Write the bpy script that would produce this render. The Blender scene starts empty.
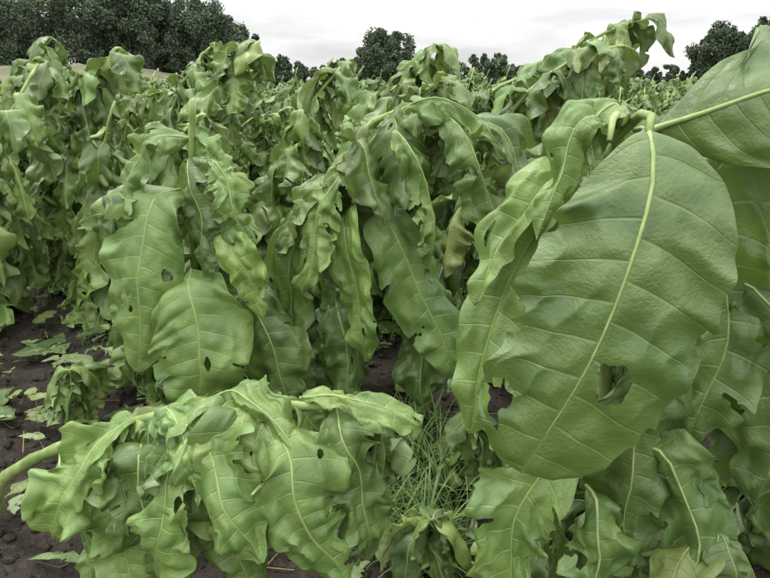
import bpy, math, random
import numpy as np
from mathutils import Vector, noise, Matrix

scene = bpy.context.scene
KV = 11  # secondary vein pairs
UP = Vector((0, 0, 1))

# ------------------------------------------------------------------ materials
def newmat(name):
    m = bpy.data.materials.new(name); m.use_nodes = True
    nt = m.node_tree; nt.nodes.clear()
    return m, nt

class NB:
    def __init__(s, nt): s.nt = nt
    def n(s, t, **kw):
        x = s.nt.nodes.new(t)
        for k, v in kw.items(): setattr(x, k, v)
        return x
    def l(s, a, b): s.nt.links.new(a, b)
    def put(s, sock, v):
        if isinstance(v, bpy.types.NodeSocket): s.l(v, sock)
        else: sock.default_value = v
    def math(s, op, a, b=0.0, c=None, clamp=False):
        x = s.n('ShaderNodeMath', operation=op, use_clamp=clamp)
        s.put(x.inputs[0], a); s.put(x.inputs[1], b)
        if c is not None: s.put(x.inputs[2], c)
        return x.outputs[0]
    def mix(s, f, a, b, blend='MIX'):
        x = s.n('ShaderNodeMix', data_type='RGBA', blend_type=blend)
        s.put(x.inputs[0], f)
        s.put(x.inputs[6], a if isinstance(a, bpy.types.NodeSocket) else (*a, 1))
        s.put(x.inputs[7], b if isinstance(b, bpy.types.NodeSocket) else (*b, 1))
        return x.outputs[2]
    def ramp(s, v, lo, hi, a=0.0, b=1.0):
        x = s.n('ShaderNodeMapRange', interpolation_type='SMOOTHSTEP')
        s.put(x.inputs[0], v); x.inputs[1].default_value = lo; x.inputs[2].default_value = hi
        x.inputs[3].default_value = a; x.inputs[4].default_value = b
        return x.outputs[0]
    def noise(s, vec, scale, detail=3, rough=0.55):
        x = s.n('ShaderNodeTexNoise'); s.l(vec, x.inputs['Vector'])
        x.inputs['Scale'].default_value = scale; x.inputs['Detail'].default_value = detail
        x.inputs['Roughness'].default_value = rough
        return x.outputs['Fac']

def leaf_material(name, fine=True):
    m, nt = newmat(name); b = NB(nt)
    uv = b.n('ShaderNodeUVMap', uv_map='UVMap').outputs[0]
    sep = b.n('ShaderNodeSeparateXYZ'); b.l(uv, sep.inputs[0])
    s_, t_ = sep.outputs[0], sep.outputs[1]
    t2 = b.math('SUBTRACT', b.math('MULTIPLY', t_, 2.0), 1.0)
    ta = b.math('ABSOLUTE', t2)
    side = b.math('SIGN', t2)
    ph = b.math('ADD', b.math('MULTIPLY', s_, float(KV)), b.math('MULTIPLY', side, 0.22))
    dv = b.math('SUBTRACT', 0.5, b.math('ABSOLUTE', b.math('SUBTRACT', b.math('FRACT', ph), 0.5)))
    wv = b.math('ADD', b.math('MULTIPLY', b.math('SUBTRACT', 1.0, ta), 0.055), 0.012)
    vein = b.math('SUBTRACT', 1.0, b.math('DIVIDE', dv, wv), clamp=True)
    midv = b.math('SUBTRACT', 1.0, b.math('DIVIDE', ta, 0.05), clamp=True)
    vein_s = b.math('MAXIMUM', vein, midv)
    lc = b.n('ShaderNodeAttribute', attribute_name='leafco').outputs['Vector']
    tint = b.n('ShaderNodeAttribute', attribute_name='tint').outputs['Vector']
    ts = b.n('ShaderNodeSeparateXYZ'); b.l(tint, ts.inputs[0])
    n1 = b.noise(lc, 9, 2)
    up = b.mix(b.ramp(n1, 0.3, 0.7), (0.072, 0.142, 0.030), (0.142, 0.226, 0.057))
    dn = b.mix(b.ramp(n1, 0.3, 0.7), (0.185, 0.260, 0.095), (0.255, 0.330, 0.145))
    geo = b.n('ShaderNodeNewGeometry')
    if fine:
        vo = b.n('ShaderNodeTexVoronoi', feature='DISTANCE_TO_EDGE'); b.l(lc, vo.inputs['Vector'])
        vo.inputs['Scale'].default_value = 95
        net = b.ramp(vo.outputs['Distance'], 0.0, 0.2, 1.0, 0.0)
        n3 = b.noise(lc, 26, 4, 0.65)
        net = b.math('MULTIPLY', net, b.ramp(n1, .35, .65, .2, 1.0))
        up = b.mix(b.math('MULTIPLY', net, 0.12), up, (0.19, 0.30, 0.10))
        dn = b.mix(b.math('MULTIPLY', net, 0.28), dn, (0.26, 0.36, 0.18))
    up = b.mix(b.math('MULTIPLY', vein_s, 0.36), up, (0.26, 0.35, 0.11))
    dn = b.mix(b.math('MULTIPLY', vein_s, 0.75), dn, (0.37, 0.44, 0.23))
    col = b.mix(geo.outputs['Backfacing'], up, dn)
    col = b.mix(b.math('MULTIPLY', ts.outputs[1], 0.5), col, (0.29, 0.33, 0.07))
    if fine:
        br = b.math('MULTIPLY', b.ramp(n3, 0.58, 0.70), b.ramp(ta, 0.35, 1.0))
        col = b.mix(b.math('MULTIPLY', br, 0.5), col, (0.14, 0.125, 0.055))
    vm = b.n('ShaderNodeVectorMath', operation='SCALE'); b.l(col, vm.inputs[0]); b.l(ts.outputs[0], vm.inputs['Scale'])
    col = vm.outputs[0]
    p = b.n('ShaderNodeBsdfPrincipled'); b.l(col, p.inputs['Base Color'])
    p.inputs['Roughness'].default_value = .44
    p.inputs['Specular IOR Level'].default_value = 0.6
    tr = b.n('ShaderNodeBsdfTranslucent')
    b.l(b.mix(0.5, col, (0.23, 0.35, 0.03)), tr.inputs[0])
    if fine:
        b.l(b.ramp(n3, 0.3, 0.7, 0.36, 0.56), p.inputs['Roughness'])
        h = b.math('MULTIPLY', vein_s, -0.6)
        h = b.math('ADD', h, b.math('MULTIPLY', net, -0.16))
        h = b.math('ADD', h, b.math('MULTIPLY', n3, 2.0))
        bp = b.n('ShaderNodeBump'); bp.inputs['Strength'].default_value = 0.6
        bp.inputs['Distance'].default_value = 0.003; b.l(h, bp.inputs['Height'])
        b.l(bp.outputs[0], p.inputs['Normal'])
    mx = b.n('ShaderNodeMixShader'); mx.inputs[0].default_value = 0.20
    b.l(p.outputs[0], mx.inputs[1]); b.l(tr.outputs[0], mx.inputs[2])
    o = b.n('ShaderNodeOutputMaterial'); b.l(mx.outputs[0], o.inputs[0])
    return m

def simple_mat(name, c1, c2, scale, rough=0.6, bump=0.3, bdist=0.003, spec=0.4, transl=0.0):
    m, nt = newmat(name); b = NB(nt)
    tc = b.n('ShaderNodeTexCoord').outputs['Object']
    f = b.noise(tc, scale, 3)
    col = b.mix(b.ramp(f, 0.3, 0.7), c1, c2)
    p = b.n('ShaderNodeBsdfPrincipled'); b.l(col, p.inputs['Base Color'])
    p.inputs['Roughness'].default_value = rough; p.inputs['Specular IOR Level'].default_value = spec
    if bump:
        bp = b.n('ShaderNodeBump'); bp.inputs['Strength'].default_value = bump; bp.inputs['Distance'].default_value = bdist
        b.l(b.noise(tc, scale * 4, 3), bp.inputs['Height']); b.l(bp.outputs[0], p.inputs['Normal'])
    out = p.outputs[0]
    if transl:
        tr = b.n('ShaderNodeBsdfTranslucent'); b.l(col, tr.inputs[0])
        mx = b.n('ShaderNodeMixShader'); mx.inputs[0].default_value = transl
        b.l(out, mx.inputs[1]); b.l(tr.outputs[0], mx.inputs[2]); out = mx.outputs[0]
    o = b.n('ShaderNodeOutputMaterial'); b.l(out, o.inputs[0])
    return m

M_LEAF = leaf_material('tobacco_leaf')
M_LEAF2 = leaf_material('tobacco_leaf_plain', False)
M_RIB = simple_mat('leaf_midrib', (0.19, 0.27, 0.08), (0.30, 0.38, 0.13), 30, 0.45, 0, 0.001, 0.45)
M_STEM = simple_mat('tobacco_stem', (0.14, 0.21, 0.055), (0.27, 0.35, 0.12), 18, 0.5, 0.4, 0.002)
M_PITH = simple_mat('broken_pith', (0.35, 0.34, 0.20), (0.22, 0.17, 0.08), 90, 0.8, 0.6, 0.003)
M_GRASS = simple_mat('grass', (0.08, 0.15, 0.035), (0.16, 0.25, 0.07), 6, 0.5, 0, 0.001, 0.4, 0.25)
M_TREE = simple_mat('tree_foliage', (0.054, 0.078, 0.048), (0.096, 0.126, 0.076), 0.6, 0.8, 0, 0.01, 0.2)
M_BARK = simple_mat('bark', (0.07, 0.055, 0.04), (0.12, 0.10, 0.08), 3, 0.9, 0, 0.02)
M_DRY = simple_mat('bank_grass', (0.075, 0.095, 0.045), (0.15, 0.125, 0.07), 0.8, 0.9, 0.5, 0.05)
M_STRAW = simple_mat('straw', (0.25, 0.18, 0.08), (0.38, 0.29, 0.15), 20, 0.8, 0)

def soil_material():
    m, nt = newmat('soil'); b = NB(nt)
    tc = b.n('ShaderNodeTexCoord').outputs['Object']
    f = b.noise(tc, 3, 4, 0.65); g = b.noise(tc, 40, 4, 0.7); w = b.noise(tc, 0.12, 2)
    col = b.mix(b.ramp(f, 0.3, 0.7), (0.021, 0.017, 0.012), (0.046, 0.037, 0.028))
    col = b.mix(b.math('MULTIPLY', b.ramp(g, 0.5, 0.7), 0.6), col, (0.085, 0.070, 0.054))
    sp = b.n('ShaderNodeSeparateXYZ'); b.l(tc, sp.inputs[0])
    far = b.ramp(sp.outputs[1], 28, 40)
    col = b.mix(far, col, b.mix(b.ramp(w, 0.4, 0.6), (0.08, 0.12, 0.045), (0.14, 0.14, 0.06)))
    p = b.n('ShaderNodeBsdfPrincipled'); b.l(col, p.inputs['Base Color'])
    p.inputs['Roughness'].default_value = 0.9; p.inputs['Specular IOR Level'].default_value = 0.25
    bp = b.n('ShaderNodeBump'); bp.inputs['Strength'].default_value = 1.0; bp.inputs['Distance'].default_value = 0.03
    b.l(g, bp.inputs['Height']); b.l(bp.outputs[0], p.inputs['Normal'])
    o = b.n('ShaderNodeOutputMaterial'); b.l(p.outputs[0], o.inputs[0])
    return m
M_SOIL = soil_material()

# ------------------------------------------------------------------ mesh buffer
class MB:
    def __init__(s): s.v = []; s.f = []; s.mi = []; s.uv = []; s.lc = []; s.ti = []
    def build(s, name, mats, smooth=True):
        me = bpy.data.meshes.new(name)
        me.from_pydata(s.v, [], s.f)
        for m in mats: me.materials.append(m)
        me.polygons.foreach_set('material_index', s.mi)
        if smooth: me.polygons.foreach_set('use_smooth', [True] * len(s.f))
        li = np.empty(len(me.loops), dtype=np.int32); me.loops.foreach_get('vertex_index', li)
        ul = me.uv_layers.new(name='UVMap')
        uv = np.array(s.uv, dtype=np.float32)[li]; ul.data.foreach_set('uv', uv.ravel())
        a = me.attributes.new('leafco', 'FLOAT_VECTOR', 'POINT'); a.data.foreach_set('vector', np.array(s.lc, dtype=np.float32).ravel())
        a = me.attributes.new('tint', 'FLOAT_VECTOR', 'POINT'); a.data.foreach_set('vector', np.array(s.ti, dtype=np.float32).ravel())
        me.update(); me.validate()
        return me

def tube(mb, pts, rad, sides, mi, cap=True, jit=0.0):
    n0 = len(mb.v); n = len(pts)
    T = (pts[1] - pts[0]).normalized()
    B = T.orthogonal().normalized()
    for i, p in enumerate(pts):
        if i < n - 1: T = (pts[i + 1] - pts[max(i - 1, 0)]).normalized()
        else: T = (pts[i] - pts[i - 1]).normalized()
        B = (B - T * B.dot(T)).normalized(); N = T.cross(B)
        for k in range(sides):
            a = 2 * math.pi * k / sides
            r = rad[i] * (1 + jit * noise.noise(Vector((i * 0.7, k * 1.3, rad[0] * 99))))
            q = p + (B * math.cos(a) + N * math.sin(a)) * r
            mb.v.append(q[:]); mb.uv.append((0, 0)); mb.lc.append((i * 0.1, k, 0)); mb.ti.append((1, 0, 0))
    for i in range(n - 1):
        for k in range(sides):
            a = n0 + i * sides + k; b2 = n0 + i * sides + (k + 1) % sides
            mb.f.append((a, b2, b2 + sides, a + sides)); mb.mi.append(mi)
    if cap:
        mb.f.append(tuple(n0 + (n - 1) * sides + k for k in range(sides))); mb.mi.append(3 if mi == 2 else mi)

def catmull(P, n):
    P = [Vector(p) for p in P]
    if len(P) == 2: P = [P[0], (P[0] + P[1]) / 2 , P[1]]
    Q = [2 * P[0] - P[1]] + P + [2 * P[-1] - P[-2]]
    dense = []
    for i in range(1, len(Q) - 2):
        for k in range(16):
            t = k / 16; a, b, c, d = Q[i - 1], Q[i], Q[i + 1], Q[i + 2]
            dense.append(0.5 * ((2 * b) + (c - a) * t + (2 * a - 5 * b + 4 * c - d) * t * t + (3 * b - a - 3 * c + d) * t ** 3))
    dense.append(P[-1])
    L = [0]
    for i in range(1, len(dense)): L.append(L[-1] + (dense[i] - dense[i - 1]).length)
    out = []; j = 0
    for i in range(n + 1):
        d = L[-1] * i / n
        while j < len(L) - 2 and L[j + 1] < d: j += 1
        f = (d - L[j]) / max(1e-9, L[j + 1] - L[j])
        out.append(dense[j].lerp(dense[j + 1], min(1, f)))
    return out, L[-1]

def leaf(mb, mid, L, W, N0, R, nt=10, fold=-0.2, curl=-0.3, crump=1.0, ruff=0.02, holes=3, rag=0.35, slits=2,
         twist=0.0, quilt=0.005, tint=None, rib=0.0045, crease=0.0, xh=None, be=0.45, te=0.62, slant=None, pet=0.0, sw=None):
    """mid: midrib points; N0: upper-face direction at the leaf base; W: half width"""
    ns = len(mid) - 1
    seed = R.uniform(0, 500)
    n0 = len(mb.v)
    if tint is None: tint = (R.uniform(0.62, 1.3), max(0, R.gauss(0.12, 0.3)), 0)
    N = Vector(N0)
    if slant is None: slant = R.uniform(0.38, 0.55)
    side_w = sw or (R.uniform(0.85, 1.08), R.uniform(0.85, 1.08))
    hl = [(R.uniform(0.15, 0.85), R.choice((-1, 1)) * R.uniform(0.15, 0.9), R.uniform(0.01, 0.045), R.uniform(0.04, 0.17)) for _ in range(holes)]
    if xh: hl += xh
    sl = []
    for _ in range(slits):   # tears run in from the margin between two side veins
        sd = R.choice((-1, 1)); ss = (R.randint(2, KV - 2) + .5 - .22 * sd) / KV + R.uniform(-.02, .02)
        sl.append((ss, sd, R.uniform(0.2, 0.75), R.uniform(0.008, 0.028)))
    cols = list(range(-nt, nt + 1))
    nz = noise.noise
    mx = be / (be + te); wn = 1 / (mx ** be * (1 - mx) ** te)
    hf = 0.6 if nt >= 9 else 0.35
    for i in range(ns + 1):
        s0 = i / ns; s = max(0.0, (s0 - pet) / (1 - pet))
        T = (mid[min(i + 1, ns)] - mid[max(i - 1, 0)]).normalized()
        N = (N - T * N.dot(T))
        if N.length < 1e-4: N = T.orthogonal()
        N.normalize()
        if twist: N = Matrix.Rotation(twist / ns, 3, T) @ N
        B = T.cross(N)
        w = W * wn * (s ** be) * ((1 - s) ** te) + 0.004 * (1 - s)
        row = {}
        for si, side in enumerate((-1, 1)):
            tr = max(.08, 1 - rag * (max(0, nz(Vector((s * 7, side * 7.3, seed)))) + 0.45 * max(0, nz(Vector((s * 24, side * 3.3, seed + 9))))
                                     + (0.3 * max(0, nz(Vector((s * 60, side * 5.3, seed + 19)))) if ns > 36 else 0)))
            ws = w * side_w[si] * tr
            x = z = 0.0; dw = ws / nt
            for j in range(1, nt + 1):
                t = j / nt
                a = side * t * w / W
                r1 = nz(Vector((s * 5.0, a * 2.4, seed + 55)))
                c = crump * (nz(Vector((s * 3.0, a * 1.6, seed))) * 1.2 + (0.42 - abs(r1) * 2.2) * 0.7 + nz(Vector((s * 12, a * 6.5, seed + 31))) * hf * 1.3)
                th = fold + curl * t + c * min(1.0, 0.3 + t)
                x += math.cos(th) * dw; z += math.sin(th) * dw
                ph = s0 * KV + side * 0.22
                q = quilt * (abs(math.sin(math.pi * (ph))) ** 0.7) * min(1, t * 5) * (1 - t ** 3) * min(1, w / (W * 0.5)) * (0.6 + nz(Vector((s * 6, a * 3, seed + 77))))
                e = ruff * (t ** 2.5) * math.sin(2 * math.pi * (s * 3.7 + side * .3) + seed + 5 * nz(Vector((s * 4, side, seed + 3)))) * min(1, w / W * 1.5)
                P = mid[i] + B * (side * x) + N * (z + q + e) + T * (slant * w * (t * tr) ** 1.35 * (1 - s) ** 0.35)
                if crease:
                    k1 = Vector((a * W * 15, s * L * 12, seed))
                    cr = (0.4 - abs(nz(k1)) * 2.2) * crease * .7 * min(1, t * 2.5) * min(1, s * 4)
                    P = P + N * cr + B * (nz(k1 + Vector((5, 9, 3))) * crease * .6 * t)
                row[side * j] = (P, t * tr * side, side * t * ws)
        row[0] = (mid[i], 0.0, 0.0)
        for j in cols:
            P, tt, xf = row[j]
            if P.z < 0.03: P = Vector((P.x, P.y, 0.03 + 0.01 * nz(P * 20)))
            mb.v.append(P[:]); mb.uv.append((s0, tt * 0.5 + 0.5)); mb.lc.append((xf, s0 * L + 0.5 * abs(xf), seed)); mb.ti.append(tint)
    m = 2 * nt + 1; faces = []
    for i in range(ns):
        for j in range(2 * nt):
            s = (i + 0.5) / ns; t = (j + 0.5 - nt) / nt
            kill = False
            if s > 0.1:
                for (hs, ht, rs, rt) in hl:
                    if abs(s - hs) < rs * 2 and abs(t - ht) < rt * 2:
                        d = ((s - hs) / rs) ** 2 + ((t - ht) / rt) ** 2 + 1.3 * nz(Vector((s * 25, t * 7, seed)))
                        if d < 1: kill = True; break
                if not kill:
                    for (ss, sd, t0, ww) in sl:
                        if t * sd > t0 and abs(s - ss + 0.012 * nz(Vector((t * 8, ss, seed)))) < ww * (t * sd - t0 + .15) * 1.6: kill = True; break
            if not kill:
                a = n0 + i * m + j; faces.append((a, a + 1, a + m + 1, a + m))
    cnt = {}
    for f in faces:
        for k in range(4):
            e = (f[k], f[(k + 1) % 4]); e = e if e[0] < e[1] else (e[1], e[0])
            cnt[e] = cnt.get(e, 0) + 1
    nb = {}
    for e, c in cnt.items():
        if c == 1: nb.setdefault(e[0], []).append(e[1]); nb.setdefault(e[1], []).append(e[0])
    for _ in range(2):
        new = {}
        for v, ns_ in nb.items():
            if len(ns_) == 2:
                p = Vector(mb.v[v]); q = (Vector(mb.v[ns_[0]]) + Vector(mb.v[ns_[1]])) / 2
                new[v] = p.lerp(q, 0.5)[:]
        for v, p in new.items(): mb.v[v] = p
    mb.f.extend(faces); mb.mi.extend([0] * len(faces))
    if rib:
        step = max(1, ns // 14); ids = list(range(0, int(ns * 0.94), step))
        pts = [mid[i].copy() for i in ids]
        rr = [rib * (1 - 0.88 * (i / ns) ** 0.6) for i in ids]
        tube(mb, pts, rr, 6, 1, cap=False)

def droop_mid(base, az, L, ns, R, e0=None, k=None, elo=None):
    e0 = R.uniform(0.0, 0.9) if e0 is None else e0
    k = R.uniform(3, 9) if k is None else k
    elo = -R.uniform(1.15, 1.52) if elo is None else elo
    pts = [base.copy()]; p = base.copy(); daz = R.uniform(-1.3, 1.3); sd = R.uniform(0, 99)
    for i in range(ns):
        s = (i + 0.5) / ns
        e = elo + (e0 - elo) * math.exp(-k * s) + 0.6 * noise.noise(Vector((s * 4.5, sd, 0)))
        a = az + daz * s + 0.9 * noise.noise(Vector((s * 3.5, sd, 7)))
        p = p + Vector((math.cos(e) * math.cos(a), math.cos(e) * math.sin(a), math.sin(e))) * (L / ns)
        if p.z < 0.05: p.z = 0.05
        pts.append(p.copy())
    return pts

def stem_leaves(mb, pts, R, n, Lf, ns, nt, h0=0.12, h1=1.0, az0=None, crump=1.0, avoid=None, wr=(0.27, 0.38), side=None):
    az = R.uniform(0, 6.28) if az0 is None else az0
    for i in range(n):
        f = h0 + (h1 - h0) * (i + R.uniform(-.3, .3)) / max(1, n - 1)
        f = min(0.995, max(0.02, f))
        x = f * (len(pts) - 1); a = int(x); p = pts[a].lerp(pts[min(a + 1, len(pts) - 1)], x - a)
        az += 2.4 + R.uniform(-.4, .4)
        aa = az
        if side is not None: aa = side[0] + R.uniform(-side[1], side[1])
        if avoid and abs((aa - avoid[0] + math.pi) % (2 * math.pi) - math.pi) < avoid[1]: aa += math.pi * R.uniform(.7, 1.3)
        L = Lf(f) * R.uniform(0.75, 1.15)
        mid = droop_mid(p, aa, L, ns, R)
        N0 = UP + Vector((math.cos(aa), math.sin(aa), 0)) * 0.1
        W = L * R.uniform(*wr)
        leaf(mb, mid, L, W, N0, R, nt=nt, fold=R.choice((R.uniform(-.9, -.2), R.uniform(-.3, .6))), curl=R.uniform(-1.1, 0.3), crump=crump * R.uniform(0.6, 1.4),
             ruff=R.uniform(0.005, 0.018), holes=R.choice((0, 0, 1, 1, 2)), rag=R.uniform(0.25, 1.0), slits=R.randint(0, 5),
             twist=R.uniform(-1.7, 1.7), quilt=0.005 * L / 0.5, rib=0.0075 * L, crease=R.uniform(.010, .03))

def stem_path(H, lean, bend, R, base=(0, 0, 0), n=16):
    p = Vector(base); pts = [p.copy()]
    L = H * 1.05; dirn = Vector((lean[0], lean[1], 1)).normalized(); sd = R.uniform(0, 99)
    st, bd, tot = bend
    for i in range(n):
        s = (i + .5) / n
        d = dirn + Vector((noise.noise(Vector((s * 2, sd, 0))), noise.noise(Vector((s * 2, sd, 5))), 0)) * 0.18
        d.normalize()
        if s > st:
            g = min(1, (s - st) / (1 - st)) * tot
            hd = Vector((math.cos(bd), math.sin(bd), 0))
            d = d * math.cos(g) + hd * math.sin(g)
        p = p + d.normalized() * (L / n); pts.append(p.copy())
    return pts

LEAFMATS = [M_LEAF, M_RIB, M_STEM, M_PITH]
FIELDMATS = [M_LEAF2, M_RIB, M_STEM, M_PITH]
def std_L(f): return 0.50 - 0.22 * max(0, f - 0.5) / 0.5 - 0.1 * max(0, 0.25 - f)

def make_plant_mesh(name, seed, H=1.45, lean=(0, 0), bend=(0.75, 0, 1.0), n=20, ns=26, nt=9, extra=None, Lf=std_L, base=(0, 0, 0), pts=None,
                    h0=0.12, h1=1.0, avoid=None, crump=1.0, r0=0.016, side=None, wr=(0.27, 0.38), top=5, mats=None, topL=(.14, .28)):
    R = random.Random(seed); mb = MB()
    if pts is None: pts = stem_path(H, lean, bend, R, base)
    else: pts, _ = catmull(pts, 20)
    m = len(pts)
    tube(mb, pts, [r0 * (1 - 0.55 * i / m) * (1.12 if i % 2 else 0.95) for i in range(m)], 8, 2, jit=0.2)
    stem_leaves(mb, pts, R, n, Lf, ns, nt, h0=h0, h1=h1, avoid=avoid, crump=crump, side=side, wr=wr)
    for k in range(top):   # crumpled young leaves at the tip
        az = R.uniform(0, 6.28); L = R.uniform(*topL)
        mid = droop_mid(pts[-1 - R.randint(0, 4)], az, L, max(12, ns // 2), R, e0=R.uniform(0.2, 1.2), k=R.uniform(2, 5))
        leaf(mb, mid, L, L * 0.27, UP, R, nt=max(4, nt // 2), crump=1.3, holes=0, slits=1, rib=0.002, ruff=0.01, quilt=0.002, crease=.02)
    if extra: extra(mb, R)
    return mb.build(name, mats or LEAFMATS)

def add_obj(name, me, loc=(0, 0, 0), rot=0, sc=1, parent=None):
    o = bpy.data.objects.new(name, me); scene.collection.objects.link(o)
    o.location = loc; o.rotation_euler = (0, 0, rot); o.scale = (sc, sc, sc)
    if parent: o.parent = parent
    return o

def hero(mb, R, path, W, N=(0, -1, 0.4), ns=64, nt=26, wob=.035, **kw):
    mid, L = catmull(path, ns)
    sd = R.uniform(0, 99)
    mid = [p + Vector((noise.noise(Vector((i * 3 / ns, sd, 0))), noise.noise(Vector((i * 3 / ns, sd, 4))), 0)) * wob * min(1, i / ns * 3) for i, p in enumerate(mid)]
    # N is the direction the hanging blade faces two thirds of the way down; carry it back to the base
    k = int(ns * .66); Nv = Vector(N)
    for i in range(k, -1, -1):
        T = (mid[min(i + 1, ns)] - mid[max(i - 1, 0)]).normalized()
        Nv = (Nv - T * Nv.dot(T)).normalized()
    a = dict(nt=nt, fold=-0.12, curl=-0.35, crump=0.6, ruff=0.011, holes=1, rag=0.35, slits=2, quilt=0.007, crease=.012)
    a.update(kw)
    leaf(mb, mid, L, W, Nv, R, **a)

# ------------------------------------------------------------------ near plants (world metres; camera stands at x=0,y=0)
# fallen plant, front-left
def ex_D(mb, R):
    hero(mb, R, [(-.54, 1.22, .58), (-.44, 1.12, .60), (-.36, 1.05, .53), (-.275, 1.00, .34)], .12, N=(0, -.8, .6), crump=.9, fold=-.2, curl=-.4, slits=5, rag=.7, tint=(1.15, .1, 0), crease=.025)
    hero(mb, R, [(-.27, 1.18, .63), (-.22, 1.08, .58), (-.19, 1.03, .48), (-.09, 1.00, .27)], .125, N=(0, -.8, .6), crump=.8, fold=-.2, curl=-.3, slits=4, rag=.6, tint=(1.12, .1, 0), crease=.02)
    hero(mb, R, [(-.76, 1.28, .42), (-.70, 1.17, .41), (-.65, 1.12, .30), (-.62, 1.1, .10)], .14, N=(0, -.9, .5), crump=.8, slits=4, rag=.6, tint=(1.1, .15, 0), crease=.02)
    hero(mb, R, [(-.42, 1.2, .60), (-.46, 1.08, .56), (-.50, 1.03, .40), (-.50, 1.02, .2)], .10, N=(-.3, -.8, .4), crump=1.4, slits=5, rag=.9, tint=(1.25, .1, 0), crease=.03)
    hero(mb, R, [(-.20, 1.2, .64), (-.09, 1.15, .675), (.02, 1.12, .65), (.09, 1.12, .60)], .06, N=(0, -.4, 1), crump=1.1, rag=.8, tint=(1.1, .2, 0), crease=.02)
    hero(mb, R, [(-.12, 1.2, .64), (-.09, 1.1, .60), (-.05, 1.08, .45), (-.04, 1.1, .25)], .10, N=(.3, -.8, .4), crump=1.2, rag=.8, slits=4, tint=(.9, .05, 0), crease=.03)
    hero(mb, R, [(-.5, 1.25, .57), (-.36, 1.2, .66), (-.25, 1.12, .64), (-.16, 1.05, .50)], .10, N=(0, -.7, .8), crump=1.5, fold=-.5, rag=.9, slits=5, tint=(1.1, .1, 0), crease=.03)
    hero(mb, R, [(-.62, 1.27, .53), (-.52, 1.2, .61), (-.46, 1.12, .59), (-.42, 1.05, .45)], .09, N=(0, -.7, .8), crump=1.6, fold=-.5, rag=.9, slits=4, tint=(1.25, .05, 0), crease=.03)
    hero(mb, R, [(-.30, 1.2, .62), (-.34, 1.12, .60), (-.36, 1.08, .42), (-.33, 1.08, .12)], .12, N=(0, -.8, .6), crump=1.1, rag=.6, tint=(.8, .0, 0), crease=.03)
    hero(mb, R, [(-.6, 1.26, .5), (-.58, 1.16, .5), (-.56, 1.12, .3), (-.53, 1.12, .06)], .12, N=(0, -.8, .6), crump=1.1, rag=.6, tint=(.8, .0, 0), crease=.03)
    hero(mb, R, [(-.9, 1.36, .37), (-.86, 1.28, .36), (-.82, 1.24, .24), (-.80, 1.22, .06)], .09, N=(-.2, -.9, .5), crump=1.2, rag=.8, slits=4, tint=(1.0, .1, 0), crease=.025)
meD = make_plant_mesh('tobacco_plant_mesh', 11, pts=[(-1.27, 1.52, 0), (-1.19, 1.50, .17), (-.9, 1.38, .38), (-.56, 1.24, .565), (-.25, 1.19, .625), (-.02, 1.2, .61)],
                      n=22, ns=44, nt=16, extra=ex_D, h0=.56, Lf=lambda f: .37 - .08 * f, r0=.021, crump=1.4, side=(-1.2, 2.4), wr=(.23, .34))
add_obj('tobacco_plant', meD)

# plant, mid-left
def ex_A(mb, R):
    hero(mb, R, [(-.72, 2.05, .98), (-.77, 1.92, .96), (-.80, 1.84, .725), (-.88, 1.82, .37)], .165, N=(-.1, -1, .35), crump=.6, be=.4, tint=(1.1, .1, 0), xh=[(.62, .35, .06, .15)], slits=2)
    hero(mb, R, [(-.70, 2.0, .70), (-.66, 1.85, .67), (-.64, 1.78, .45), (-.64, 1.8, .21)], .19, N=(.1, -1, .4), crump=.6, be=.4, tint=(1.15, .1, 0), slits=2)
    hero(mb, R, [(-.64, 2.05, .93), (-.57, 1.95, .93), (-.50, 1.88, .78), (-.42, 1.86, .56)], .095, N=(.2, -1, .3), crump=.9, tint=(1.35, .3, 0), crease=.02)
    hero(mb, R, [(-.62, 2.05, 1.08), (-.55, 1.95, 1.08), (-.50, 1.9, .94), (-.46, 1.9, .76)], .095, N=(.5, -1, .3), crump=1.6, rag=.9, slits=4, tint=(1.1, .1, 0), crease=.035)
    hero(mb, R, [(-.68, 2.05, 1.08), (-.66, 1.95, 1.06), (-.63, 1.9, .90), (-.6, 1.9, .68)], .10, N=(-.6, -.7, .3), crump=1.6, rag=.9, slits=4, tint=(.75, .0, 0), crease=.035)
    hero(mb, R, [(-.66, 2.1, 1.15), (-.78, 2.0, 1.16), (-.86, 1.95, 1.05), (-.9, 1.95, .85)], .095, N=(-.6, -1, .3), crump=1.6, rag=.9, tint=(1, .1, 0), crease=.035)
    hero(mb, R, [(-.55, 2.1, .6), (-.48, 1.95, .6), (-.40, 1.9, .42), (-.36, 1.9, .15)], .15, N=(.1, -1, .5), crump=.9, tint=(.7, .0, 0), crease=.02, fold=-.4)
meA = make_plant_mesh('tobacco_plant_mesh', 5, pts=[(-.78, 2.2, 0), (-.76, 2.18, .4), (-.72, 2.12, .8), (-.67, 2.06, 1.1), (-.635, 2.02, 1.28)],
                      n=22, ns=40, nt=14, extra=ex_A, h0=.1, h1=.9, Lf=lambda f: .46 - .24 * max(0, f - .4) / .6, avoid=(-1.57, .6), top=0, r0=.022, crump=1.25)
add_obj('tobacco_plant', meA)

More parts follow.
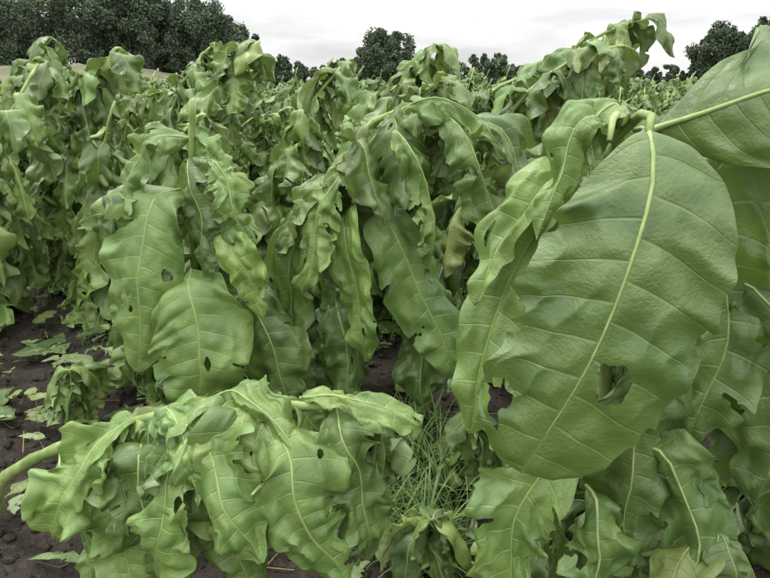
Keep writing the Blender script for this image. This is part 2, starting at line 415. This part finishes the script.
# arched plant, centre
def ex_B(mb, R):
    hero(mb, R, [(-.16, 2.2, .86), (-.15, 2.08, .84), (-.10, 2.02, .62), (-.06, 2.0, .32)], .105, N=(-.4, -.9, .2), crump=.9, fold=.3, tint=(1.35, .15, 0), twist=.3, crease=.02)
    hero(mb, R, [(-.02, 2.2, .88), (.02, 2.08, .84), (.14, 2.02, .60), (.27, 2.0, .25)], .15, N=(.2, -1, .3), crump=.6, tint=(1.05, 0, 0))
    hero(mb, R, [(.0, 2.15, 1.19), (.08, 2.02, 1.14), (.16, 1.98, .95), (.16, 2.0, .70)], .10, N=(.5, -1, .4), crump=1.6, fold=-.6, rag=.8, slits=4, crease=.04, tint=(1.1, .1, 0))
    hero(mb, R, [(.18, 2.15, 1.22), (.25, 2.02, 1.2), (.34, 1.98, 1.02), (.40, 2.0, .78)], .12, N=(.6, -.8, .5), crump=1.4, fold=-.6, rag=.8, slits=4, tint=(.9, 0, 0), crease=.04)
    hero(mb, R, [(.3, 2.2, 1.2), (.42, 2.12, 1.17), (.5, 2.1, .95), (.5, 2.1, .6)], .14, N=(.5, -.8, .4), crump=1.1, fold=.4, tint=(.75, 0, 0), crease=.03)
    hero(mb, R, [(-.1, 2.2, 1.05), (-.16, 2.08, 1.0), (-.25, 2.02, .85), (-.3, 2.0, .6)], .10, N=(-.6, -.8, .4), crump=1.5, rag=.8, slits=4, tint=(1.2, 0.2, 0), crease=.04)
    hero(mb, R, [(-.2, 2.3, .8), (-.3, 2.15, .82), (-.36, 2.1, .62), (-.34, 2.1, .3)], .13, N=(-.5, -1, .4), crump=1.2, fold=.4, tint=(.95, 0, 0), crease=.03)
    hero(mb, R, [(-.2, 2.3, .5), (-.2, 2.1, .52), (-.16, 2.05, .35), (-.12, 2.0, .1)], .15, N=(0, -1, .5), crump=1.1, fold=-.4, tint=(.75, 0, 0), crease=.03)
    hero(mb, R, [(.1, 2.3, .6), (.12, 2.12, .6), (.14, 2.06, .4), (.16, 2.0, .1)], .15, N=(0, -1, .5), crump=1.1, fold=-.4, tint=(.75, 0, 0), crease=.03)
    hero(mb, R, [(.0, 2.18, 1.2), (.1, 2.1, 1.27), (.25, 2.05, 1.27), (.42, 2.0, 1.1)], .10, N=(.2, -.6, .8), crump=1.4, fold=-.7, rag=.8, tint=(1.1, .1, 0), crease=.03)
meB = make_plant_mesh('tobacco_plant_mesh', 8, pts=[(-.34, 2.45, 0), (-.27, 2.35, .5), (-.18, 2.25, .93), (-.1, 2.2, 1.14), (0, 2.18, 1.22), (.19, 2.18, 1.26), (.36, 2.2, 1.19)],
                      n=30, ns=40, nt=14, extra=ex_B, h0=.1, Lf=lambda f: .48 - .12 * f, r0=.017, crump=1.35)
add_obj('tobacco_plant', meB)

# close plant on the right with the very large leaf
def ex_C(mb, R):
    hero(mb, R, [(.405, .97, 1.27), (.386, .88, 1.275), (.376, .82, 1.21), (.350, .785, 1.12), (.312, .765, 1.0), (.270, .765, .88), (.225, .79, .74)], .168, N=(-.22, -1, .15),
         ns=120, nt=60, crump=.24, fold=-.12, curl=-.22, holes=0, rag=.20, slits=0, ruff=.013, quilt=.008, tint=(.76, 0, 0), rib=.0055, wob=.006,
         be=.36, te=.38, slant=.30, pet=.13, crease=.014, sw=(.95, .88),
         xh=[(.68, -.28, .055, .14), (.84, .78, .05, .20), (.56, 1.0, .035, .16), (.50, -.99, .03, .14), (.34, .97, .02, .18), (.75, -1.0, .025, .12), (.62, .98, .02, .2)])
    hero(mb, R, [(.43, 1.08, 1.2), (.30, 1.02, 1.19), (.21, 1.0, 1.1), (.165, 1.0, .96)], .06, N=(-.9, -.5, .3), crump=.8, fold=.5, tint=(1.25, .2, 0), crease=.02)
    hero(mb, R, [(.42, 1.08, 1.12), (.29, 1.03, 1.12), (.21, 1.0, .95), (.165, 1.0, .68)], .085, N=(-.7, -.7, .2), crump=.4, fold=.4, tint=(1.1, .1, 0))
    hero(mb, R, [(.45, 1.0, 1.27), (.55, .92, 1.32), (.68, .88, 1.34), (.85, .9, 1.24)], .175, N=(0, -.85, .5), crump=.35, fold=-.25, curl=-.35, tint=(.74, 0, 0), ns=70, nt=32, rib=.006)
    hero(mb, R, [(.5, 1.05, 1.18), (.60, 1.0, 1.15), (.63, .98, .95), (.61, .98, .66)], .13, N=(-.1, -1, .3), crump=.8, fold=.3, tint=(.82, 0, 0), crease=.025, slits=4)
    hero(mb, R, [(.52, 1.05, 1.0), (.66, 1.0, 1.0), (.74, .97, .85), (.75, .97, .53)], .14, N=(-.2, -1, .3), crump=.7, fold=-.3, tint=(.78, 0, 0), crease=.025)
    hero(mb, R, [(.47, 1.05, .85), (.48, .98, .82), (.48, .95, .66), (.50, .94, .40)], .13, N=(-.2, -1, .4), crump=.9, fold=-.3, tint=(.68, 0, 0), crease=.03)
    hero(mb, R, [(.40, 1.05, .66), (.32, .96, .64), (.27, .93, .50), (.23, .92, .26)], .10, N=(-.3, -1, .4), crump=1.1, fold=.4, tint=(1.1, 0.1, 0), crease=.03, slits=5, rag=.8)
    hero(mb, R, [(.5, 1.0, .66), (.55, .93, .66), (.58, .89, .5), (.56, .9, .25)], .12, N=(-.1, -1, .4), crump=1.1, fold=-.4, tint=(.85, 0, 0), crease=.03, slits=5, rag=.7)
    hero(mb, R, [(.42, 1.0, .55), (.42, .93, .55), (.42, .88, .4), (.40, .88, .16)], .10, N=(-.1, -1, .4), crump=1.3, fold=-.4, tint=(.95, 0, 0), crease=.03, rag=.8, slits=4)
    hero(mb, R, [(.6, 1.1, .85), (.74, 1.02, .85), (.82, 1.0, .7), (.84, 1.0, .4)], .15, N=(-.2, -1, .4), crump=.9, fold=-.3, tint=(.8, 0, 0), crease=.03)
    hero(mb, R, [(.38, 1.05, 1.27), (.33, .95, 1.29), (.30, .92, 1.22), (.27, .92, 1.10)], .045, N=(-.7, -1, .3), crump=1.6, tint=(1.25, .1, 0), ns=40, nt=14, crease=.02)
    hero(mb, R, [(.41, 1.05, 1.27), (.37, .98, 1.31), (.34, .95, 1.27), (.325, .94, 1.16)], .045, N=(-.3, -1, .3), crump=1.6, tint=(1.1, .2, 0), ns=40, nt=14, crease=.02)
    # broken petiole stubs at the crown
    tube(mb, [Vector((.40, 1.04, 1.25)), Vector((.375, .98, 1.295)), Vector((.35, .93, 1.29)), Vector((.338, .90, 1.26))], [.009, .007, .006, .004], 8, 2)
    tube(mb, [Vector((.40, 1.04, 1.25)), Vector((.41, .97, 1.295)), Vector((.40, .91, 1.295)), Vector((.386, .88, 1.273))], [.010, .008, .007, .0055], 8, 2)
meC = make_plant_mesh('tobacco_plant_mesh', 21, pts=[(.52, 1.17, 0), (.50, 1.14, .5), (.46, 1.12, 1.0), (.42, 1.08, 1.24), (.39, 1.05, 1.28)],
                      n=24, ns=40, nt=14, extra=ex_C, h0=.1, Lf=lambda f: .43 - .2 * f, avoid=(-1.57, 1.1), r0=.018, crump=1.2)
add_obj('tobacco_plant', meC)

near = [  # x, y, H, seed, bend dir, bend amount
    (1.05, 1.35, 1.34, 31, 2.6, .9), (.26, 2.75, 1.64, 32, 0.0, 1.5), (.60, 2.9, 1.70, 33, .2, 1.4), (.78, 2.0, 1.22, 34, .3, 1.2),
    (-.25, 3.05, 1.40, 35, 0, 1.1), (-1.22, 2.75, 1.18, 36, .2, 1.0), (.08, 3.2, 1.42, 39, .1, 1.2), (1.5, 2.3, 1.40, 41, .4, 1.1),
    (-.70, 3.15, 1.42, 42, .3, .8), (-1.25, 3.5, 1.50, 43, .2, .8), (-2.05, 3.7, 1.48, 44, .2, .8), (-1.7, 4.2, 1.55, 45, 0, .8), (-.2, 3.7, 1.50, 46, 0, .8), (-2.9, 4.3, 1.58, 47, .3, .8),
    (1.12, 2.95, 1.50, 48, .2, 1.4), (-1.0, 2.45, .85, 49, 3.0, 1.2)]
for (x, y, H, sd, bd, ba) in near:
    me = make_plant_mesh('tobacco_plant_mesh', sd, H=H * 1.07, lean=(.24, 0), bend=(.58, bd, ba), n=36, ns=30, nt=10, top=9, h0=.08, crump=1.35,
                         mats=LEAFMATS if y < 3.1 else FIELDMATS, topL=(.16, .32), Lf=lambda f: .46 - .18 * max(0, f - 0.5) / 0.5 - 0.1 * max(0, 0.25 - f))
    add_obj('tobacco_plant', me, (x - .08, y, 0))
# low sucker growth
for (x, y, sd, H) in [(.30, 1.12, 51, .42), (.62, 1.0, 53, .5), (.12, 1.32, 52, .22), (-1.28, 2.1, 54, .26), (-.45, 1.75, 55, .25), (.28, 1.7, 56, .3), (-.15, 1.85, 57, .22)]:
    me = make_plant_mesh('tobacco_sucker_mesh', sd, H=H, bend=(.5, -1.2, .8), n=13, ns=30, nt=10, Lf=lambda f: .25 - .08 * f, h0=.2, r0=.009, crump=1.0)
    add_obj('tobacco_sucker_shoot', me, (x, y, 0))

# ------------------------------------------------------------------ field rows
R = random.Random(3)
variants = []
for k in range(12):
    bare = k % 4 == 3     # some stalks snapped off with a bare tip
    variants.append(make_plant_mesh('tobacco_variant', 100 + k, H=R.uniform(1.40, 1.68), lean=(R.uniform(.05, .6), R.uniform(-.2, .2)),
                    bend=(R.uniform(.5, .75), R.uniform(-.8, .8), .3 if bare else R.uniform(.6, 1.9)), n=30, ns=24, nt=8, h0=.08, h1=.88 if bare else 1,
                    top=0 if bare else 7, mats=FIELDMATS, crump=1.4, Lf=lambda f: .47 - .18 * max(0, f - 0.5) / 0.5 - 0.1 * max(0, 0.25 - f)))
field = bpy.data.objects.new('tobacco_field_rows', None); scene.collection.objects.link(field)
dx, dy = -.6, .8; nx, ny = .8, .6
cnt = 0
placed = [(a[0], a[1]) for a in near] + [(-.75, 2.15), (-.3, 2.4), (.45, 1.1)]
for r in range(-14, 34):
    for c in range(-40, 60):
        x = -.75 + nx * r * .9 + dx * c * .5 + R.uniform(-.16, .16)
        y = 2.15 + ny * r * .9 + dy * c * .5 + R.uniform(-.16, .16)
        if y < 2.6 or y > 24 or abs(x) > .74 * y + 1.2: continue
        if any((x - a) ** 2 + (y - b) ** 2 < .38 ** 2 for a, b in placed): continue
        f = (y - 1.8) / 3.6
        if 0 < y < 5.8 and abs(x - (-1.3 - 2.3 * f)) < .40: continue
        if R.random() < .04: continue
        o = add_obj('tobacco_plant_instance', R.choice(variants), (x, y, 0), 0, R.uniform(.80, 1.09), field)
        o.rotation_euler = (R.uniform(-.28, .28), R.uniform(-.05, .38), R.uniform(-1.4, 1.4)); cnt += 1
print('instances', cnt)

# ------------------------------------------------------------------ ground
def axis(n, lim, c=0, k=6.5):
    u = np.linspace(-1, 1, n); return c + np.sinh(u * k) / np.sinh(k) * lim
GN = 360
xs = axis(GN, 400, -.6); ys = axis(GN, 400, 2.2)
def gz(x, y):
    d = math.hypot(x, y - 2); a = math.exp(-max(0, d - 3) / 8)
    z = a * (0.035 * noise.noise(Vector((x * 1.7, y * 1.7, 0))) + 0.03 * noise.noise(Vector((x * 6, y * 6, 3))) + .026 * noise.noise(Vector((x * 17, y * 17, 8))))
    off = ((x + .75) * nx + (y - 2.15) * ny) / .9
    z += a * .03 * math.cos(2 * math.pi * off)
    return z - .02
V = [(x, y, gz(x, y)) for y in ys for x in xs]
F = [(j * GN + i, j * GN + i + 1, (j + 1) * GN + i + 1, (j + 1) * GN + i) for j in range(GN - 1) for i in range(GN - 1)]
me = bpy.data.meshes.new('ground'); me.from_pydata(V, [], F); me.materials.append(M_SOIL)
me.polygons.foreach_set('use_smooth', [True] * len(F)); add_obj('ground', me)

# clods
R = random.Random(9); mb = MB()
ico = [(0, 0, 1), (.89, 0, .45), (.28, .85, .45), (-.72, .53, .45), (-.72, -.53, .45), (.28, -.85, .45), (.72, .53, -.45), (-.28, .85, -.45), (-.89, 0, -.45), (-.28, -.85, -.45), (.72, -.53, -.45), (0, 0, -1)]
icf = [(0, 1, 2), (0, 2, 3), (0, 3, 4), (0, 4, 5), (0, 5, 1), (1, 6, 2), (2, 7, 3), (3, 8, 4), (4, 9, 5), (5, 10, 1), (2, 6, 7), (3, 7, 8), (4, 8, 9), (5, 9, 10), (1, 10, 6), (11, 7, 6), (11, 8, 7), (11, 9, 8), (11, 10, 9), (11, 6, 10)]
for k in range(9000):
    y = R.uniform(1.1, 5.0); x = R.uniform(-.8 * y - .3, .3 * y + .1); r = .003 + .024 * R.random() ** 5
    n0 = len(mb.v); z = gz(x, y); sx, sy = R.uniform(.7, 1.4), R.uniform(.7, 1.4)
    for v in ico:
        j = R.uniform(.6, 1.2)
        mb.v.append((x + v[0] * r * j * sx, y + v[1] * r * j * sy, z + r * .1 + v[2] * r * j * .7)); mb.uv.append((0, 0)); mb.lc.append((0, 0, 0)); mb.ti.append((1, 0, 0))
    for f in icf: mb.f.append(tuple(n0 + i for i in f)); mb.mi.append(0)
add_obj('soil_clods', mb.build('soil_clods', [M_SOIL]))

# leaf debris + straw on the soil
mb = MB(); R = random.Random(17)
for k in range(260):
    y = R.uniform(1.3, 4.2); x = R.uniform(-.75 * y, .3 * y); L = R.uniform(.04, .17) if k % 9 else R.uniform(.2, .32); a = R.uniform(0, 6.28)
    p = Vector((x, y, gz(x, y) + .02)); mid = [p + Vector((math.cos(a + i * .05), math.sin(a + i * .05), 0)) * L * i / 16 + Vector((0, 0, .018 * math.sin(i * .5 + k))) for i in range(17)]
    leaf(mb, mid, L, L * R.uniform(.2, .42), (R.uniform(-.6, .6), R.uniform(-.6, .6), R.choice((1, 1, -1))), R, nt=6, crump=1.6, holes=1, slits=3, rag=1.2, ruff=.006, quilt=.001, rib=.0012, crease=.02,
         tint=(R.uniform(.5, .95), R.choice((0, 0, .3, .8)), 0))
add_obj('fallen_leaf_debris', mb.build('debris', LEAFMATS))
mb = MB()
for k in range(80):
    y = R.uniform(1.3, 5); x = R.uniform(-.75 * y, .4 * y); L = R.uniform(.04, .16); a = R.uniform(0, 6.28); z = gz(x, y) + .008
    tube(mb, [Vector((x + math.cos(a) * L * i / 3, y + math.sin(a) * L * i / 3, z + .004 * i)) for i in range(4)], [.0015] * 4, 4, 0)
add_obj('straw_litter', mb.build('straw', [M_STRAW]))

# grass
mb = MB(); R = random.Random(23)
def blade(x, y, L, w, a, e0):
    n0 = len(mb.v); p = Vector((x, y, gz(x, y) - .01)); e = e0; h = Vector((math.cos(a), math.sin(a), 0)); s = Vector((-math.sin(a), math.cos(a), 0))
    n = 7; dr = R.uniform(.8, 2.2)
    for i in range(n + 1):
        t = i / n; ww = w * (1 - t ** 2) + .0003
        for q in (p - s * ww, p + s * ww): mb.v.append(q[:]); mb.uv.append((0, 0)); mb.lc.append((0, 0, 0)); mb.ti.append((1, 0, 0))
        e -= dr / n * t * 1.6; p = p + (h * math.cos(e) + UP * math.sin(e)) * L / n
    for i in range(n): mb.f.append((n0 + 2 * i, n0 + 2 * i + 1, n0 + 2 * i + 3, n0 + 2 * i + 2)); mb.mi.append(0)
tufts = [(R.uniform(-.02, .24), R.uniform(1.3, 2.1)) for _ in range(36)] + [(R.uniform(-2.6, 1.2), R.uniform(1.8, 4.5)) for _ in range(26)]
for q, (tx, ty) in enumerate(tufts):
    for k in range(R.randint(8, 24)):
        blade(tx + R.gauss(0, .03), ty + R.gauss(0, .03), R.uniform(.08, .34 if q < 36 else .25), R.uniform(.0018, .0045), R.uniform(0, 6.28), R.uniform(.7, 1.5))
add_obj('grass', mb.build('grass', [M_GRASS]))

# ------------------------------------------------------------------ distant trees and bank
def crown(cx, cy, cz, rx, ry, rz, nclump, per, size, seed):
    rg = np.random.default_rng(seed)
    u = rg.normal(size=(nclump, 3)); u /= np.linalg.norm(u, axis=1)[:, None]
    rad = rg.uniform(.2, 1.0, nclump) ** .6
    cen = u * rad[:, None] * np.array([rx, ry, rz])
    cr = rg.uniform(.10, .28, nclump) * min(rx, rz)
    p = rg.normal(size=(nclump, per, 3)); p /= np.linalg.norm(p, axis=2)[:, :, None]
    p = cen[:, None, :] + p * (cr[:, None] * rg.uniform(.3, 1.15, (nclump, per)))[:, :, None]
    p = p.reshape(-1, 3) + np.array([cx, cy, cz]); n = len(p)
    a = rg.normal(size=(n, 3)); a /= np.linalg.norm(a, axis=1)[:, None]
    b = np.cross(a, rg.normal(size=(n, 3))); b /= np.linalg.norm(b, axis=1)[:, None]
    s = rg.uniform(.5, 1.2, n)[:, None] * size
    return np.stack([p + a * s, p + b * s * .55, p - a * s, p - b * s * .55], axis=1).reshape(-1, 3)

def quads_mesh(name, vs, mat, extra=None):
    n = len(vs) // 4
    V = vs.tolist(); F = [(4 * i, 4 * i + 1, 4 * i + 2, 4 * i + 3) for i in range(n)]; mi = [0] * n
    me = bpy.data.meshes.new(name)
    if extra:
        k = len(V); V += [tuple(v) for v in extra.v]; F += [tuple(i + k for i in f) for f in extra.f]; mi += [1] * len(extra.f)
    me.from_pydata(V, [], F); me.materials.append(mat); me.materials.append(M_BARK); me.polygons.foreach_set('material_index', mi)
    return me

def tree(x, y, h, w, seed):
    R = random.Random(seed); mb = MB()
    tube(mb, [Vector((0, 0, -.2)), Vector((.1, 0, h * .3)), Vector((.0, .1, h * .6)), Vector((.1, 0, h * .9))], [h * .035, h * .026, h * .016, h * .004], 8, 0)
    for k in range(9):
        a = R.uniform(0, 6.28); z = h * R.uniform(.25, .6)
        tube(mb, [Vector((0, 0, z)), Vector((math.cos(a) * w * .25, math.sin(a) * w * .25, z + h * .12)), Vector((math.cos(a) * w * .45, math.sin(a) * w * .45, z + h * .22))], [h * .012, h * .008, h * .002], 5, 0)
    vs = crown(0, 0, h * .58, w * .5, w * .5, h * .42, 120, 240, .15, seed)
    add_obj('tree', quads_mesh('tree', vs, M_TREE, mb), (x, y, 0))

tree(0, 62, 5.8, 5.6, 1)
tree(38.5, 58, 8.8, 8, 2); tree(43, 60, 11.0, 9, 3); tree(34.5, 64, 6.4, 7, 7)
tree(-17.5, 60, 8.0, 7, 4); tree(-22, 59, 9.2, 8, 8); tree(-36, 54, 9.8, 9, 5); tree(-28, 57, 10, 9, 6)
parts = []; R = random.Random(77)
for k in range(70):
    x = -62 + k * 2.2 + R.uniform(-1, 1); y = 72 + R.uniform(-5, 5)
    hh = R.uniform(2.6, 3.8)
    if x < -16: hh = R.uniform(8, 11)
    elif x > 42: hh = R.uniform(7, 10)
    elif x > 12: hh = R.uniform(1.6, 3)
    parts.append(crown(x, y, hh * .5, 3.2, 3, hh * .52, 40, 130, .22, k))
add_obj('distant_tree_line', quads_mesh('distant_tree_line', np.concatenate(parts), M_TREE))

# grassy bank
V = []; F = []; n = 90; m2 = 30
for j in range(m2 + 1):
    for i in range(n + 1):
        x = -60 + i * .7; y = 34 + j * .7; f = min(1, j / 16) * max(0, min(1, (-13 - x) / 8))
        V.append((x, y, -.3 + 2.2 * (f * f * (3 - 2 * f)) + .5 * noise.noise(Vector((x * .3, y * .3, 0))) + .35 * noise.noise(Vector((x * 1.5, y * 1.5, 0)))))
for j in range(m2):
    for i in range(n): a = j * (n + 1) + i; F.append((a, a + 1, a + n + 2, a + n + 1))
me = bpy.data.meshes.new('bank'); me.from_pydata(V, [], F); me.materials.append(M_DRY); me.polygons.foreach_set('use_smooth', [True] * len(F))
add_obj('grass_bank', me)

# ------------------------------------------------------------------ light
w = bpy.data.worlds.new('World'); scene.world = w; w.use_nodes = True
nt = w.node_tree; nt.nodes.clear(); b = NB(nt)
SUN_EL, SUN_AZ = math.radians(62), math.radians(-50)   # azimuth from +Y toward +X
sky = b.n('ShaderNodeTexSky', sky_type='NISHITA', sun_disc=False); sky.sun_elevation = SUN_EL; sky.sun_rotation = SUN_AZ
tc = b.n('ShaderNodeTexCoord').outputs['Generated']
sp = b.n('ShaderNodeSeparateXYZ'); b.l(tc, sp.inputs[0])
z = b.math('MAXIMUM', sp.outputs[2], 0.0)
mp = b.n('ShaderNodeMapping'); b.l(tc, mp.inputs[0]); mp.inputs['Scale'].default_value = (1, 1, 4.5)
cl = b.noise(mp.outputs[0], 3.4, 4, .55)
lum = b.math('MULTIPLY', b.math('ADD', b.math('MULTIPLY', z, 37.0), 8.6), b.ramp(cl, .35, .65, .78, 1.1))
cc = b.n('ShaderNodeCombineXYZ')
b.l(b.math('MULTIPLY', lum, .995), cc.inputs[0]); b.l(lum, cc.inputs[1]); b.l(b.math('MULTIPLY', lum, 1.0), cc.inputs[2])
col = b.mix(.92, sky.outputs[0], cc.outputs[0])
bg = b.n('ShaderNodeBackground'); bg.inputs[1].default_value = .1; b.l(col, bg.inputs[0])
o = b.n('ShaderNodeOutputWorld'); b.l(bg.outputs[0], o.inputs[0])

ld = bpy.data.lights.new('sun', 'SUN'); ld.energy = 1.5; ld.angle = math.radians(11); ld.color = (1, .96, .88)
so = bpy.data.objects.new('sun', ld); scene.collection.objects.link(so)
d = Vector((math.sin(SUN_AZ) * math.cos(SUN_EL), math.cos(SUN_AZ) * math.cos(SUN_EL), math.sin(SUN_EL)))
so.rotation_euler = d.to_track_quat('Z', 'Y').to_euler(); so.location = (0, 0, 10)

cam = bpy.data.cameras.new('camera'); co = bpy.data.objects.new('camera', cam); scene.collection.objects.link(co)
co.location = (0, 0, 1.35); co.rotation_euler = (math.radians(70), 0, 0)
cam.lens = 27.2; cam.sensor_width = 36; cam.clip_start = .02; cam.clip_end = 1500
scene.camera = co
scene.view_settings.view_transform = 'Standard'; scene.view_settings.look = 'None'; scene.view_settings.exposure = 0
